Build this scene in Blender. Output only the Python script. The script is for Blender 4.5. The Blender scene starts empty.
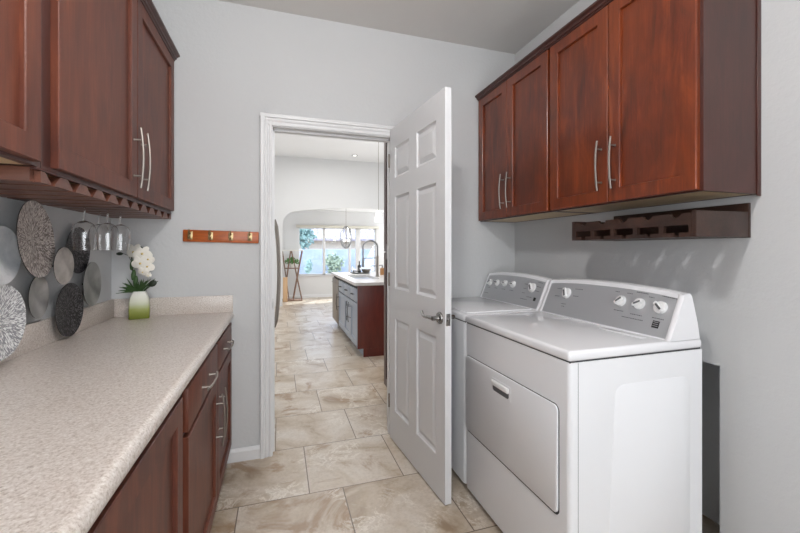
import bpy, bmesh, math, random
from mathutils import Vector, Matrix
random.seed(7)
S = bpy.context.scene
COL = S.collection
PI = math.pi

# ------------------------------------------------------------------ camera
cam_d = bpy.data.cameras.new('camera')
cam = bpy.data.objects.new('camera', cam_d); COL.objects.link(cam)
cam_d.sensor_width = 36.0
cam_d.lens = 36.0 * 380 / 800
cam_d.shift_y = -16.5 / 800
cam_d.clip_start = 0.02
cam.location = (0, 0, 1.27)
cam.rotation_euler = (PI/2, 0, -math.atan(121/380))
S.camera = cam

# ------------------------------------------------------------------ world, sun, lights
w = bpy.data.worlds.new('world'); S.world = w; w.use_nodes = True
wn = w.node_tree.nodes; wl = w.node_tree.links
sky = wn.new('ShaderNodeTexSky'); sky.sky_type = 'NISHITA'; sky.sun_disc = False
sky.sun_elevation = math.radians(48); sky.sun_rotation = math.radians(200)
sky.air_density = 1.0; sky.dust_density = 2.0
wl.new(sky.outputs[0], wn['Background'].inputs[0]); wn['Background'].inputs[1].default_value = 0.6

def lamp(name, kind, loc, rot, energy, color=(1, 1, 1), size=None, size_y=None):
    l = bpy.data.lights.new(name, kind); l.energy = energy; l.color = color
    if kind == 'AREA':
        l.shape = 'RECTANGLE'; l.size = size; l.size_y = size_y or size
    o = bpy.data.objects.new(name, l); COL.objects.link(o)
    o.location = loc; o.rotation_euler = rot
    return o
sun = lamp('sun', 'SUN', (6, 8, 8), (math.radians(40), 0, math.radians(150)), 4.5, (1, .97, .92)); sun.data.angle = .02
pl_ = lamp('laundry_ceiling_lamp', 'POINT', (0.14, 0.62, 2.40), (0, 0, 0), 31, (1, .985, .97)); pl_.data.shadow_soft_size = .07
lamp('laundry_rear_fill', 'AREA', (0.40, -1.40, 1.55), (PI/2 + .22, 0, 0), 40, (.92, .96, 1), 1.5, 1.7)  # added soft fill behind the camera; the front wall has no window
lamp('kitchen_ceiling_fill', 'AREA', (0.7, 4.6, 3.33), (0, 0, 0), 30, (1, .985, .96), 1.5, 2.2)  # added overhead fill so the kitchen is not dark, no fixture
lamp('kitchen_rear_fill', 'AREA', (0.9, 7.3, 3.33), (0, 0, 0), 22, (1, .99, .97), 1.5, 1.5)  # second added overhead fill for the far kitchen, also without a fixture
lamp('kitchen_side_fill', 'AREA', (3.9, 6.0, 1.3), (PI/2 + .5, 0, PI/2), 88, (.94, .97, 1), 3.2, 2.2)  # added side fill in front of the solid right wall, no patio opening
pn_ = lamp('chandelier_lamp', 'POINT', (1.60, 9.36, 1.60), (0, 0, 0), 7, (1, .98, .95)); pn_.data.shadow_soft_size = .04
lamp('nook_side_fill', 'AREA', (3.75, 10.0, 1.3), (PI/2, 0, PI/2), 26, (.95, .98, 1), 1.0, 1.8)  # added fill to brighten the nook from its right side, no opening there

S.view_settings.view_transform = 'Standard'
S.view_settings.look = 'None'
S.view_settings.gamma = 1
S.view_settings.use_curve_mapping = False
S.view_settings.exposure = 0.33

# ------------------------------------------------------------------ materials
def srgb(r, g, b):
    f = lambda c: (c/255/12.92) if c/255 <= .04045 else ((c/255+.055)/1.055)**2.4
    return (f(r), f(g), f(b), 1)

class Mat:
    def __init__(s, name, color=(.8, .8, .8, 1), rough=.5, metal=0, **kw):
        s.m = bpy.data.materials.new(name); s.m.use_nodes = True
        s.n = s.m.node_tree.nodes; s.l = s.m.node_tree.links
        s.b = s.n['Principled BSDF']
        s.b.inputs['Base Color'].default_value = color
        s.b.inputs['Roughness'].default_value = rough
        s.b.inputs['Metallic'].default_value = metal
        for k, v in kw.items(): s.b.inputs[k.replace('_', ' ')].default_value = v
    def node(s, t, **kw):
        n = s.n.new(t)
        for k, v in kw.items():
            if k in n.inputs: n.inputs[k].default_value = v
            else: setattr(n, k, v)
        return n
    def math(s, op, a, b=None, c=None):
        n = s.n.new('ShaderNodeMath'); n.operation = op
        for i, v in enumerate((a, b, c)):
            if v is None: continue
            if isinstance(v, (int, float)): n.inputs[i].default_value = v
            else: s.l.new(v, n.inputs[i])
        return n.outputs[0]
    def coords(s, scale=(1, 1, 1)):
        t = s.n.new('ShaderNodeTexCoord'); mp = s.n.new('ShaderNodeMapping')
        s.l.new(t.outputs['Object'], mp.inputs[0]); mp.inputs['Scale'].default_value = scale
        return mp.outputs[0]
    def noise(s, scale, detail=3, vec=None, rough=.5, dist=0):
        n = s.n.new('ShaderNodeTexNoise'); n.inputs['Scale'].default_value = scale
        n.inputs['Detail'].default_value = detail; n.inputs['Roughness'].default_value = rough
        n.inputs['Distortion'].default_value = dist
        s.l.new(vec if vec is not None else s.coords(), n.inputs['Vector'])
        return n.outputs['Fac']
    def ramp(s, fac, stops):
        r = s.n.new('ShaderNodeValToRGB'); e = r.color_ramp.elements
        while len(e) < len(stops): e.new(.5)
        for i, (p, c) in enumerate(stops): e[i].position = p; e[i].color = c
        s.l.new(fac, r.inputs[0]); return r.outputs[0]
    def mix(s, fac, a, b, blend='MIX'):
        n = s.n.new('ShaderNodeMix'); n.data_type = 'RGBA'; n.blend_type = blend
        for i, v in ((0, fac), (6, a), (7, b)):
            if isinstance(v, (int, float, tuple)): n.inputs[i].default_value = v
            else: s.l.new(v, n.inputs[i])
        return n.outputs[2]
    def color(s, sock): s.l.new(sock, s.b.inputs['Base Color'])
    def bump(s, sock, strength=.2, dist=.01):
        b = s.n.new('ShaderNodeBump'); b.inputs['Strength'].default_value = strength
        b.inputs['Distance'].default_value = dist
        s.l.new(sock, b.inputs['Height']); s.l.new(b.outputs[0], s.b.inputs['Normal'])

def paint(name, col, bumpy=.12, rough=.75):
    m = Mat(name, col, rough)
    n = m.noise(55, 4, rough=.6)
    m.bump(n, bumpy, .006)
    return m.m
WALL = paint('wall_paint', srgb(205, 206, 207), .22)
CEIL = paint('ceiling_paint', srgb(218, 216, 213), .16)
KWALL = paint('kitchen_wall_paint', srgb(222, 222, 222), .05)
KCEIL = paint('kitchen_ceiling_paint', srgb(240, 240, 240), .05)

def trim_white(name, col=srgb(226, 226, 227), rough=.38):
    m = Mat(name, col, rough); m.bump(m.noise(14, 2), .02, .004); return m.m
TRIM = trim_white('trim_white')
DOORW = trim_white('door_white', srgb(224, 225, 227), .38)

def cherry(name, dark, mid, light, rough=.36, axis=2, blotch=1.0, coat=.25):
    m = Mat(name, mid, rough)
    sc = [7, 7, 7]; sc[axis] = 1.5
    v = m.coords(tuple(sc))
    g = m.noise(2.6, 6, v, .62, .8)
    sc2 = [70, 70, 70]; sc2[axis] = 2.5
    fine = m.noise(2.2, 3, m.coords(tuple(sc2)), .6)
    big = m.noise(2.4, 3, m.coords((1, 1.2, .8)), .55, .6)
    c1 = m.ramp(g, [(.28, dark), (.52, mid), (.78, light)])
    c2 = m.mix(m.ramp(big, [(.3, (0, 0, 0, 1)), (.7, (.55*blotch, .55*blotch, .55*blotch, 1))]), c1, light)
    c3 = m.mix(m.ramp(fine, [(.3, (.35, .35, .35, 1)), (.6, (0, 0, 0, 1))]), c2, dark)
    m.color(c3)
    m.b.inputs['Coat Weight'].default_value = coat; m.b.inputs['Coat Roughness'].default_value = .3
    m.bump(fine, .03, .002)
    return m.m
CHERRY = cherry('cherry_wood', srgb(60, 24, 13), srgb(102, 41, 19), srgb(148, 70, 30), .32)
CHERRYL = cherry('cherry_wood_left', srgb(60, 27, 18), srgb(92, 44, 29), srgb(122, 65, 42), .5, coat=.08)
CHERRYD = cherry('dark_cherry_wood', srgb(48, 22, 17), srgb(66, 32, 25), srgb(82, 42, 33), .42)
RACKW = cherry('rack_walnut', srgb(30, 19, 15), srgb(50, 31, 24), srgb(72, 45, 33), .5, axis=1)
SLATW = cherry('slat_wood', srgb(66, 34, 24), srgb(98, 56, 42), srgb(124, 78, 60), .5, axis=0)
PALEW = cherry('pale_birch', srgb(176, 150, 112), srgb(200, 176, 138), srgb(214, 192, 156), .6, axis=1)
HONEY = cherry('honey_oak', srgb(138, 62, 18), srgb(184, 90, 30), srgb(200, 112, 46), .35, axis=0)
SHELFW = cherry('stand_wood', srgb(96, 70, 56), srgb(128, 98, 80), srgb(150, 120, 100), .6)
TANW = cherry('tan_board', srgb(190, 150, 110), srgb(205, 168, 128), srgb(215, 182, 145), .6)

def metal(name, col, rough=.28, aniso=None):
    m = Mat(name, col, rough, 1.0)
    m.bump(m.noise(220, 2, m.coords((1, 1, .06))), .03, .001); return m.m
NICKEL = metal('brushed_nickel', srgb(158, 151, 144), .5)
CHROME = metal('satin_chrome', srgb(140, 138, 136), .24)
BRASS = metal('aged_brass', srgb(176, 156, 118), .35)
STEELD = metal('dark_steel', srgb(138, 139, 140), .4)
ALU = Mat('panel_grey', srgb(182, 183, 186), .34, .3); ALU.bump(ALU.noise(300, 2, ALU.coords((1, .05, 1))), .04, .001); ALU = ALU.m

def plain(name, col, rough=.5, **kw):
    m = Mat(name, col, rough, **kw); m.bump(m.noise(90, 2), .03, .001); return m.m
ENAMEL = Mat('white_enamel', srgb(240, 240, 243), .14, Coat_Weight=.4, Coat_Roughness=.08).m
ENAMELS = Mat('white_enamel_side', srgb(238, 239, 242), .3).m
KNOB = plain('white_knob_plastic', srgb(236, 236, 236), .35)
GREYPL = plain('grey_plastic', srgb(92, 93, 96), .45)
BLACKPL = plain('black_plastic', srgb(34, 34, 36), .5)
INK = plain('panel_ink', srgb(96, 97, 100), .6)
SEAM = plain('seam_shadow_gap', srgb(60, 60, 62), .8)
RUBBER = plain('dark_rubber', srgb(40, 38, 36), .8)
IVORY = plain('ivory_petals', srgb(238, 234, 224), .55)
PETALC = plain('petal_centre', srgb(214, 190, 120), .6)
GREEN = plain('leaf_green', srgb(58, 88, 44), .5)
DGREEN = plain('dark_leaf_green', srgb(34, 46, 28), .45)
POT = plain('white_pot', srgb(228, 226, 220), .5)
BLUEGREY = plain('blue_grey_cabinet', srgb(168, 178, 194), .35)
QUARTZ = plain('white_quartz', srgb(226, 224, 222), .25)
ISLRED = cherry('island_end_cherry', srgb(70, 20, 14), srgb(98, 32, 22), srgb(118, 44, 30), .4)
LAMPG = Mat('lit_lamp_glass', (1, 1, 1, 1), .4, Emission_Color=(1, .97, .92, 1), Emission_Strength=2.2).m
GLASS = Mat('clear_glass', (1, 1, 1, 1), .03, Transmission_Weight=1.0, IOR=1.4).m

# window glazing: thin pane that lets light straight through
gm = bpy.data.materials.new('window_pane_glass'); gm.use_nodes = True
nt = gm.node_tree; nt.nodes.remove(nt.nodes['Principled BSDF'])
tb = nt.nodes.new('ShaderNodeBsdfTransparent'); tb.inputs[0].default_value = (.93, .96, .97, 1)
gb = nt.nodes.new('ShaderNodeBsdfGlossy'); gb.inputs['Roughness'].default_value = .03
mx = nt.nodes.new('ShaderNodeMixShader'); mx.inputs[0].default_value = .06
nt.links.new(tb.outputs[0], mx.inputs[1]); nt.links.new(gb.outputs[0], mx.inputs[2])
nt.links.new(mx.outputs[0], nt.nodes['Material Output'].inputs[0])
PANE = gm

# countertop laminate: fine beige speckle
m = Mat('speckled_laminate', srgb(196, 184, 172), .3)
n1 = m.noise(170, 3, m.coords((1, 1, 1)), .6); n2 = m.noise(260, 2, m.coords((1, 1, 1.3)), .5); n3 = m.noise(9, 2)
base = m.ramp(n1, [(.30, srgb(172, 158, 148)), (.45, srgb(206, 196, 188)), (.58, srgb(218, 210, 204)), (.70, srgb(232, 227, 222))])
sp = m.ramp(n2, [(.60, (0, 0, 0, 1)), (.68, (.45, .45, .45, 1))])
c = m.mix(sp, base, srgb(150, 134, 120))
c = m.mix(m.ramp(n3, [(.35, (0, 0, 0, 1)), (.7, (.12, .12, .12, 1))]), c, srgb(205, 190, 178))
m.color(c); LAMINATE = m.m

# floor tile: thirds-offset porcelain with travertine veining (world = object coordinates)
m = Mat('travertine_tile', srgb(186, 176, 162), .32)
tc = m.n.new('ShaderNodeTexCoord'); sx = m.n.new('ShaderNodeSeparateXYZ'); m.l.new(tc.outputs['Object'], sx.inputs[0])
X, Y = sx.outputs[0], sx.outputs[1]
PY, PX, SH = .4965, .5165, .1735
ry = m.math('DIVIDE', m.math('SUBTRACT', Y, 2.031), PY)
row = m.math('FLOOR', ry)
ux = m.math('DIVIDE', m.math('ADD', m.math('SUBTRACT', X, .152), m.math('MULTIPLY', row, SH)), PX)
colm = m.math('FLOOR', ux)
fy = m.math('SUBTRACT', ry, row); fx = m.math('SUBTRACT', ux, colm)
ey = m.math('MINIMUM', fy, m.math('SUBTRACT', 1, fy)); ex = m.math('MINIMUM', fx, m.math('SUBTRACT', 1, fx))
e = m.math('MINIMUM', ex, ey)
grout = m.math('LESS_THAN', e, .0055)
cid = m.n.new('ShaderNodeCombineXYZ'); m.l.new(colm, cid.inputs[0]); m.l.new(row, cid.inputs[1])
wn_ = m.n.new('ShaderNodeTexWhiteNoise'); m.l.new(cid.outputs[0], wn_.inputs[0])
off = m.n.new('ShaderNodeVectorMath'); off.operation = 'SCALE'; off.inputs['Scale'].default_value = 9
m.l.new(wn_.outputs['Color'], off.inputs[0])
vv = m.n.new('ShaderNodeVectorMath'); vv.operation = 'ADD'
m.l.new(tc.outputs['Object'], vv.inputs[0]); m.l.new(off.outputs[0], vv.inputs[1])
cloud = m.noise(3.0, 5, vv.outputs[0], .6, .8)
vein = m.noise(6.0, 9, vv.outputs[0], .68, 1.3)
vf = m.math('ABSOLUTE', m.math('SUBTRACT', vein, .5))
grain = m.noise(60, 4, vv.outputs[0], .65)
tone = m.ramp(cloud, [(.30, srgb(150, 128, 104)), (.42, srgb(186, 170, 150)), (.54, srgb(202, 190, 176)), (.72, srgb(212, 204, 194))])
veinm = m.ramp(vf, [(0, (.85, .85, .85, 1)), (.018, (.35, .35, .35, 1)), (.05, (0, 0, 0, 1))])
gate = m.ramp(m.noise(2.2, 2, vv.outputs[0]), [(.52, (0, 0, 0, 1)), (.60, (.9, .9, .9, 1))])
veing = m.mix(1.0, veinm, gate, 'MULTIPLY')
c = tone
brown = m.ramp(m.noise(2.0, 6, vv.outputs[0], .66, 1.2), [(.55, (0, 0, 0, 1)), (.64, (.8, .8, .8, 1))])
c = m.mix(brown, c, srgb(150, 118, 84))
c = m.mix(veing, c, srgb(236, 230, 220))
c = m.mix(m.ramp(grain, [(.3, (.25, .25, .25, 1)), (.55, (0, 0, 0, 1))]), c, srgb(140, 124, 104))
c = m.mix(grout, c, srgb(112, 98, 84))
m.color(c)
m.bump(m.math('SUBTRACT', m.math('MULTIPLY', grain, .05), grout), .25, .004)
TILE = m.m

def disc_mat(name, ridge, ground, metal_, rings=.014, k=11, rough=.45, thr=.50):
    m = Mat(name, ground, rough, metal_)
    t = m.n.new('ShaderNodeTexCoord'); s_ = m.n.new('ShaderNodeSeparateXYZ'); m.l.new(t.outputs['Object'], s_.inputs[0])
    y, z = s_.outputs[1], s_.outputs[2]
    r = m.math('SQRT', m.math('ADD', m.math('MULTIPLY', y, y), m.math('MULTIPLY', z, z)))
    th = m.math('ARCTAN2', z, y)
    band = m.math('ADD', m.math('FLOOR', m.math('DIVIDE', r, .028)), 1)
    v = m.n.new('ShaderNodeCombineXYZ')
    m.l.new(m.math('DIVIDE', r, rings), v.inputs[0])
    m.l.new(m.math('MULTIPLY', m.math('MULTIPLY', th, band), k / 1.7), v.inputs[1])
    vo = m.n.new('ShaderNodeTexVoronoi'); vo.inputs['Scale'].default_value = 1; m.l.new(v.outputs[0], vo.inputs['Vector'])
    f = vo.outputs['Distance']
    m.color(m.ramp(f, [(thr - .1, ridge), (thr + .1, ground)]))
    m.bump(m.math('MULTIPLY', f, -1), .6, .003)
    return m.m
D_TAUPE = disc_mat('carved_taupe', srgb(226, 218, 212), srgb(128, 116, 110), .1, k=16)
D_WHITE = disc_mat('carved_white', srgb(246, 246, 246), srgb(150, 150, 154), .1, k=16)
D_BLACK = disc_mat('carved_charcoal', srgb(128, 124, 130), srgb(22, 20, 24), .2, thr=.34, k=14)
m = Mat('hammered_silver', srgb(205, 212, 218), .3, .35)
m.bump(m.noise(14, 4, rough=.6), .5, .01); m.color(m.ramp(m.noise(10, 4), [(.35, srgb(200, 206, 212)), (.6, srgb(246, 248, 250))])); D_SILVER = m.m
m = Mat('brushed_pewter', srgb(176, 174, 172), .38, .7)
m.bump(m.noise(30, 3), .15, .004); m.color(m.ramp(m.noise(12, 4), [(.35, srgb(150, 148, 146)), (.65, srgb(190, 188, 186))])); D_PEWTER = m.m
m = Mat('matte_grey_metal', srgb(160, 154, 150), .5, .35)
m.bump(m.noise(45, 4), .25, .003); m.color(m.ramp(m.noise(20, 5), [(.35, srgb(165, 158, 152)), (.65, srgb(198, 192, 186))])); D_GREY = m.m
D_RIM = metal('dark_disc_back', srgb(86, 82, 80), .45)

m = Mat('green_ombre_glaze', srgb(200, 205, 180), .35)
t = m.n.new('ShaderNodeTexCoord'); s_ = m.n.new('ShaderNodeSeparateXYZ'); m.l.new(t.outputs['Object'], s_.inputs[0])
m.color(m.ramp(m.math('ADD', m.math('DIVIDE', s_.outputs[2], .15), m.math('MULTIPLY', m.noise(20, 3), .1)),
    [(.08, srgb(112, 122, 34)), (.4, srgb(148, 156, 78)), (.66, srgb(206, 208, 186)), (.95, srgb(226, 226, 218))]))
VASE = m.m

# outdoor
m = Mat('stucco_block_wall', srgb(150, 166, 190), .8)
m.bump(m.noise(20, 3), .2, .01); m.color(m.ramp(m.noise(3, 3), [(.3, srgb(138, 154, 182)), (.7, srgb(160, 174, 196))])); BLOCK = m.m
m = Mat('roof_tile', srgb(150, 146, 160), .8)
m.color(m.ramp(m.noise(6, 3), [(.3, srgb(130, 128, 146)), (.7, srgb(170, 164, 172))])); ROOF = m.m
m = Mat('gravel', srgb(190, 178, 160), .9); m.color(m.ramp(m.noise(30, 4), [(.3, srgb(160, 148, 132)), (.7, srgb(208, 198, 182))])); GRAVEL = m.m
FOL = plain('foliage_blue_green', srgb(138, 168, 164), .7)
FOL2 = plain('foliage_olive', srgb(150, 168, 150), .7)
STUC = plain('neighbour_stucco', srgb(200, 190, 180), .85)

# ------------------------------------------------------------------ mesh helpers
class MB:
    """collects shapes in world coordinates and links them as one mesh"""
    def __init__(s): s.bm = bmesh.new()
    def _merge(s, b):
        me = bpy.data.meshes.new('t'); b.to_mesh(me); b.free(); s.bm.from_mesh(me); bpy.data.meshes.remove(me)
    def box(s, x0, x1, y0, y1, z0, z1, bev=0, seg=2, M=None):
        b = bmesh.new()
        vs = [b.verts.new(v) for v in ((x0,y0,z0),(x1,y0,z0),(x1,y1,z0),(x0,y1,z0),(x0,y0,z1),(x1,y0,z1),(x1,y1,z1),(x0,y1,z1))]
        for f in ((3,2,1,0),(4,5,6,7),(0,1,5,4),(1,2,6,5),(2,3,7,6),(3,0,4,7)): b.faces.new([vs[i] for i in f])
        if bev: bmesh.ops.bevel(b, geom=b.edges[:], offset=bev, segments=seg, affect='EDGES', profile=.5)
        if M is not None: b.transform(M)
        s._merge(b); return s
    def prism(s, pts, axis, a0, a1, bev=0, seg=2, M=None):
        """polygon pts in the plane perpendicular to axis, extruded from a0 to a1"""
        b = bmesh.new()
        def P(p, a):
            if axis == 'x': return (a, p[0], p[1])
            if axis == 'y': return (p[0], a, p[1])
            return (p[0], p[1], a)
        lo = [b.verts.new(P(p, a0)) for p in pts]; hi = [b.verts.new(P(p, a1)) for p in pts]
        n = len(pts)
        b.faces.new(lo[::-1]); b.faces.new(hi)
        for i in range(n): b.faces.new((lo[i], lo[(i+1) % n], hi[(i+1) % n], hi[i]))
        bmesh.ops.recalc_face_normals(b, faces=b.faces[:])
        if bev: bmesh.ops.bevel(b, geom=b.edges[:], offset=bev, segments=seg, affect='EDGES', profile=.5)
        if M is not None: b.transform(M)
        s._merge(b); return s
    def tube(s, pts, r, n=10, cap=True, M=None):
        b = bmesh.new(); rings = []
        pts = [Vector(p) for p in pts]
        rr = r if isinstance(r, (list, tuple)) else [r]*len(pts)
        up = None
        for i, p in enumerate(pts):
            d = (pts[min(i+1, len(pts)-1)] - pts[max(i-1, 0)]).normalized()
            if up is None:
                up = Vector((0, 0, 1)) if abs(d.z) < .9 else Vector((1, 0, 0))
            a = d.cross(up).normalized(); c = a.cross(d).normalized(); up = c
            rings.append([b.verts.new(p + (a*math.cos(2*PI*k/n) + c*math.sin(2*PI*k/n))*rr[i]) for k in range(n)])
        for i in range(len(rings)-1):
            for k in range(n): b.faces.new((rings[i][k], rings[i][(k+1) % n], rings[i+1][(k+1) % n], rings[i+1][k]))
        if cap: b.faces.new(rings[0][::-1]); b.faces.new(rings[-1])
        bmesh.ops.recalc_face_normals(b, faces=b.faces[:])
        if M is not None: b.transform(M)
        s._merge(b); return s
    def lathe(s, prof, n=32, M=None, closed=False):
        """profile (r, z) spun round z"""
        b = bmesh.new(); rings = []
        for r, z in prof:
            if r < 1e-6: rings.append([b.verts.new((0, 0, z))])
            else: rings.append([b.verts.new((r*math.cos(2*PI*k/n), r*math.sin(2*PI*k/n), z)) for k in range(n)])
        R = len(rings)
        for i in range(R if closed else R-1):
            A, B = rings[i], rings[(i+1) % R]
            for k in range(n):
                k2 = (k+1) % n
                if len(A) == 1 and len(B) == 1: continue
                if len(A) == 1: b.faces.new((A[0], B[k2], B[k]))
                elif len(B) == 1: b.faces.new((A[k], A[k2], B[0]))
                else: b.faces.new((A[k], A[k2], B[k2], B[k]))
        bmesh.ops.recalc_face_normals(b, faces=b.faces[:])
        if M is not None: b.transform(M)
        s._merge(b); return s
    def ball(s, c, r, M=None, sub=2):
        b = bmesh.new(); bmesh.ops.create_icosphere(b, subdivisions=sub, radius=1)
        rr = (r, r, r) if isinstance(r, (int, float)) else r
        b.transform(Matrix.Translation(c) @ (M or Matrix()) @ Matrix.Diagonal((*rr, 1)))
        s._merge(b); return s
    def loft(s, rings, cap=True):
        b = bmesh.new(); R = [[b.verts.new(p) for p in r] for r in rings]; n = len(R[0])
        for i in range(len(R)-1):
            for k in range(n): b.faces.new((R[i][k], R[i][(k+1) % n], R[i+1][(k+1) % n], R[i+1][k]))
        if cap: b.faces.new(R[0][::-1]); b.faces.new(R[-1])
        bmesh.ops.recalc_face_normals(b, faces=b.faces[:])
        s._merge(b); return s
    def build(s, name, mat, parent=None, smooth=True, angle=35, root=None, loc=None):
        """root: the thing's empty; vertices are moved into its frame. loc: origin of a single-mesh thing"""
        if root is not None: s.bm.transform(root.matrix_basis.inverted())
        elif loc is not None: s.bm.transform(Matrix.Translation(-Vector(loc)))
        me = bpy.data.meshes.new(name); s.bm.to_mesh(me); s.bm.free()
        me.materials.append(mat)
        if smooth:
            for p in me.polygons: p.use_smooth = not (len(p.vertices) > 4 or p.area > .012)
            me.set_sharp_from_angle(angle=math.radians(angle))
        o = bpy.data.objects.new(name, me); COL.objects.link(o)
        if parent is not None: o.parent = parent
        elif root is not None: o.parent = root
        if loc is not None and root is None: o.location = loc
        return o

def tag(o, label=None, cat=None, group=None, kind=None):
    if label: o['label'] = label
    if cat: o['category'] = cat
    if group: o['group'] = group
    if kind: o['kind'] = kind
    return o
def thing(name, label, cat, loc=(0, 0, 0), rz=0, group=None):
    o = bpy.data.objects.new(name, None); COL.objects.link(o); o.empty_display_size = .05
    o.matrix_basis = Matrix.Translation(loc) @ Matrix.Rotation(rz, 4, 'Z')
    return tag(o, label, cat, group)
def struct(name, mb, mat, smooth=False):
    return tag(mb.build(name, mat, smooth=smooth), kind='structure')

# ------------------------------------------------------------------ the room
XL, XR, YB, ZC = -.88, 1.70, 2.478, 2.752       # left wall, right wall, back wall, ceiling
YF = -1.5
WT = .12
DX0, DX1, DZ = -.041, .737, 2.038                # door opening in the back wall
struct('floor', MB().box(-3, 4.2, YF-.12, 10.75, -.1, 0), TILE)
struct('ceiling', MB().box(XL-.12, XR+.5, YF-.12, YB+WT, ZC, ZC+.1), CEIL)
struct('wall_left', MB().box(XL-.12, XL, YF, YB, 0, ZC), WALL)
b = MB()
b.box(XL-.12, DX0, YB, YB+WT, 0, ZC); b.box(DX1, XR+.5, YB, YB+WT, 0, ZC); b.box(DX0, DX1, YB, YB+WT, DZ, ZC)
struct('wall_back', b, WALL)
# right wall with the low niche behind the dryer
RY0, RY1, RZ1, RD = 1.073, 1.62, .80, .24
b = MB()
b.box(XR, XR+.12, YF, RY0, 0, ZC); b.box(XR, XR+.12, RY1, YB, 0, ZC); b.box(XR, XR+.12, RY0, RY1, RZ1, ZC)
b.box(XR+RD, XR+RD+.1, RY0-.1, RY1+.1, 0, RZ1+.1)
b.box(XR+.12, XR+RD, RY0-.1, RY0, 0, RZ1+.1); b.box(XR+.12, XR+RD, RY1, RY1+.1, 0, RZ1+.1); b.box(XR+.12, XR+RD, RY0, RY1, RZ1, RZ1+.1)
struct('wall_right', b, WALL)
struct('wall_front', MB().box(XL-.12, XR+.12, YF-.12, YF, 0, ZC), WALL)

# door casing and jamb
def casing_prof(out, w):
    # stepped colonial profile across width w (out = direction away from the opening), depth from wall
    return [(0, .010), (.004, .013), (.014, .013), (.017, .008), (.022, .008), (.030, .015), (.036, .016), (.039, .012), (.043, .012), (.047, .022), (w-.004, .023), (w, .018), (w, 0), (0, 0)]
CW = .069
b = MB()
pl = [(DX0 - x, YB - d) for x, d in casing_prof(-1, CW)]
pr = [(DX1 + x, YB - d) for x, d in casing_prof(1, CW)]
b.prism(pl, 'z', 0, DZ+CW); b.prism(pr, 'z', 0, DZ+CW)
ph = [(YB - d - .0005, DZ + x) for x, d in casing_prof(1, CW)]
b.prism(ph, 'x', DX0-CW, DX1+CW)
struct('trim_1', b, TRIM)
b = MB()
JT = .018
b.box(DX0-.001, DX0+.004, YB-.002, YB+WT+.01, 0, DZ); b.box(DX1-.004, DX1+.001, YB-.002, YB+WT+.01, 0, DZ); b.box(DX0, DX1, YB-.002, YB+WT+.01, DZ-.004, DZ+.001)
# stop beads
b.box(DX0+.003, DX0+.014, YB+.045, YB+.08, 0, DZ-.004); b.box(DX1-.014, DX1-.003, YB+.045, YB+.08, 0, DZ-.004); b.box(DX0+.003, DX1-.003, YB+.045, YB+.08, DZ-.016, DZ-.003)
jamb = struct('trim_2', b, TRIM)
b = MB(); b.box(DX0+.0035, DX0+.0055, YB+.012, YB+.040, .90, .965, .0008); b.box(DX0+.0035, DX0+.0065, YB-.004, YB+.014, .915, .95, .0008)
b.build('strike_plate', CHROME, jamb)
# kitchen-side casing
b = MB()
b.box(DX0-CW, DX0, YB+WT, YB+WT+.016, 0, DZ+CW); b.box(DX1, DX1+CW, YB+WT, YB+WT+.016, 0, DZ+CW); b.box(DX0, DX1, YB+WT, YB+WT+.016, DZ, DZ+CW)
struct('trim_3', b, TRIM)
# baseboards
def bboard(name, axis, c, a0, a1, side):
    prof = [(0, 0), (.014, 0), (.014, .058), (.010, .070), (.006, .076), (0, .076)]
    pts = [(c + side*d, z) for d, z in prof]
    return struct(name, MB().prism(pts, axis, a0, a1), TRIM)
bboard('baseboard_back', 'x', YB, -.30, DX0-CW, -1)
bboard('baseboard_back_right', 'x', YB, DX1+CW, XR, -1)
bboard('baseboard_right', 'y', XR, YF, RY0, -1)

# ------------------------------------------------------------------ the open six-panel door
ax, ay = .715, 2.47; fx_, fy_ = .782, 1.722
ang = math.atan2(fy_-ay, fx_-ax)                 # local +x runs from hinge to free edge
dr = thing('panel_door', 'white six-panel door standing open with a lever handle', 'door', (ax, ay, .008), ang)
L = math.hypot(fx_-ax, fy_-ay); TH = .036; DHt = 2.070
# local: x along leaf, y: visible face at y=0 with room to -y?  leaf extends to +y (towards the washer)
n_out = -1
b = MB()
xs = [0, .091, .315, .423, .657, L]
zs = [0, .207, .814, 1.009, 1.612, 1.734, 1.935, DHt]
def door_side(bm, yf, dirn):
    """grid of faces at y=yf; panel cells are sunk with an ovolo bevel and a raised field"""
    for i in range(5):
        for j in range(7):
            x0, x1, z0, z1 = xs[i], xs[i+1], zs[j], zs[j+1]
            if i in (1, 3) and j in (1, 3, 5):
                steps = [(0, 0), (.003, .006), (.010, .011), (.015, .0125), (.040, .0035), (.042, .0025)]
                prev = None
                for ins, dep in steps:
                    ring = [bm.verts.new((x, yf + dirn*dep, z)) for x, z in ((x0+ins, z0+ins), (x1-ins, z0+ins), (x1-ins, z1-ins), (x0+ins, z1-ins))]
                    if prev:
                        for k in range(4): bm.faces.new((prev[k], prev[(k+1) % 4], ring[(k+1) % 4], ring[k]))
                    prev = ring
                bm.faces.new(prev)
            else:
                bm.faces.new([bm.verts.new((x, yf, z)) for x, z in ((x0, z0), (x1, z0), (x1, z1), (x0, z1))])
t_ = bmesh.new()
door_side(t_, 0, 1); door_side(t_, TH, -1)
for (x0, x1, z0, z1) in ((0, 0, 0, DHt), (L, L, 0, DHt)):
    t_.faces.new([t_.verts.new(p) for p in ((x0, 0, z0), (x0, TH, z0), (x0, TH, z1), (x0, 0, z1))])
for z in (0, DHt): t_.faces.new([t_.verts.new(p) for p in ((0, 0, z), (L, 0, z), (L, TH, z), (0, TH, z))])
bmesh.ops.remove_doubles(t_, verts=t_.verts[:], dist=.0002)
bmesh.ops.recalc_face_normals(t_, faces=t_.faces[:])
b._merge(t_)
leaf = b.build('door_leaf', DOORW, dr, angle=20)
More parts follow.
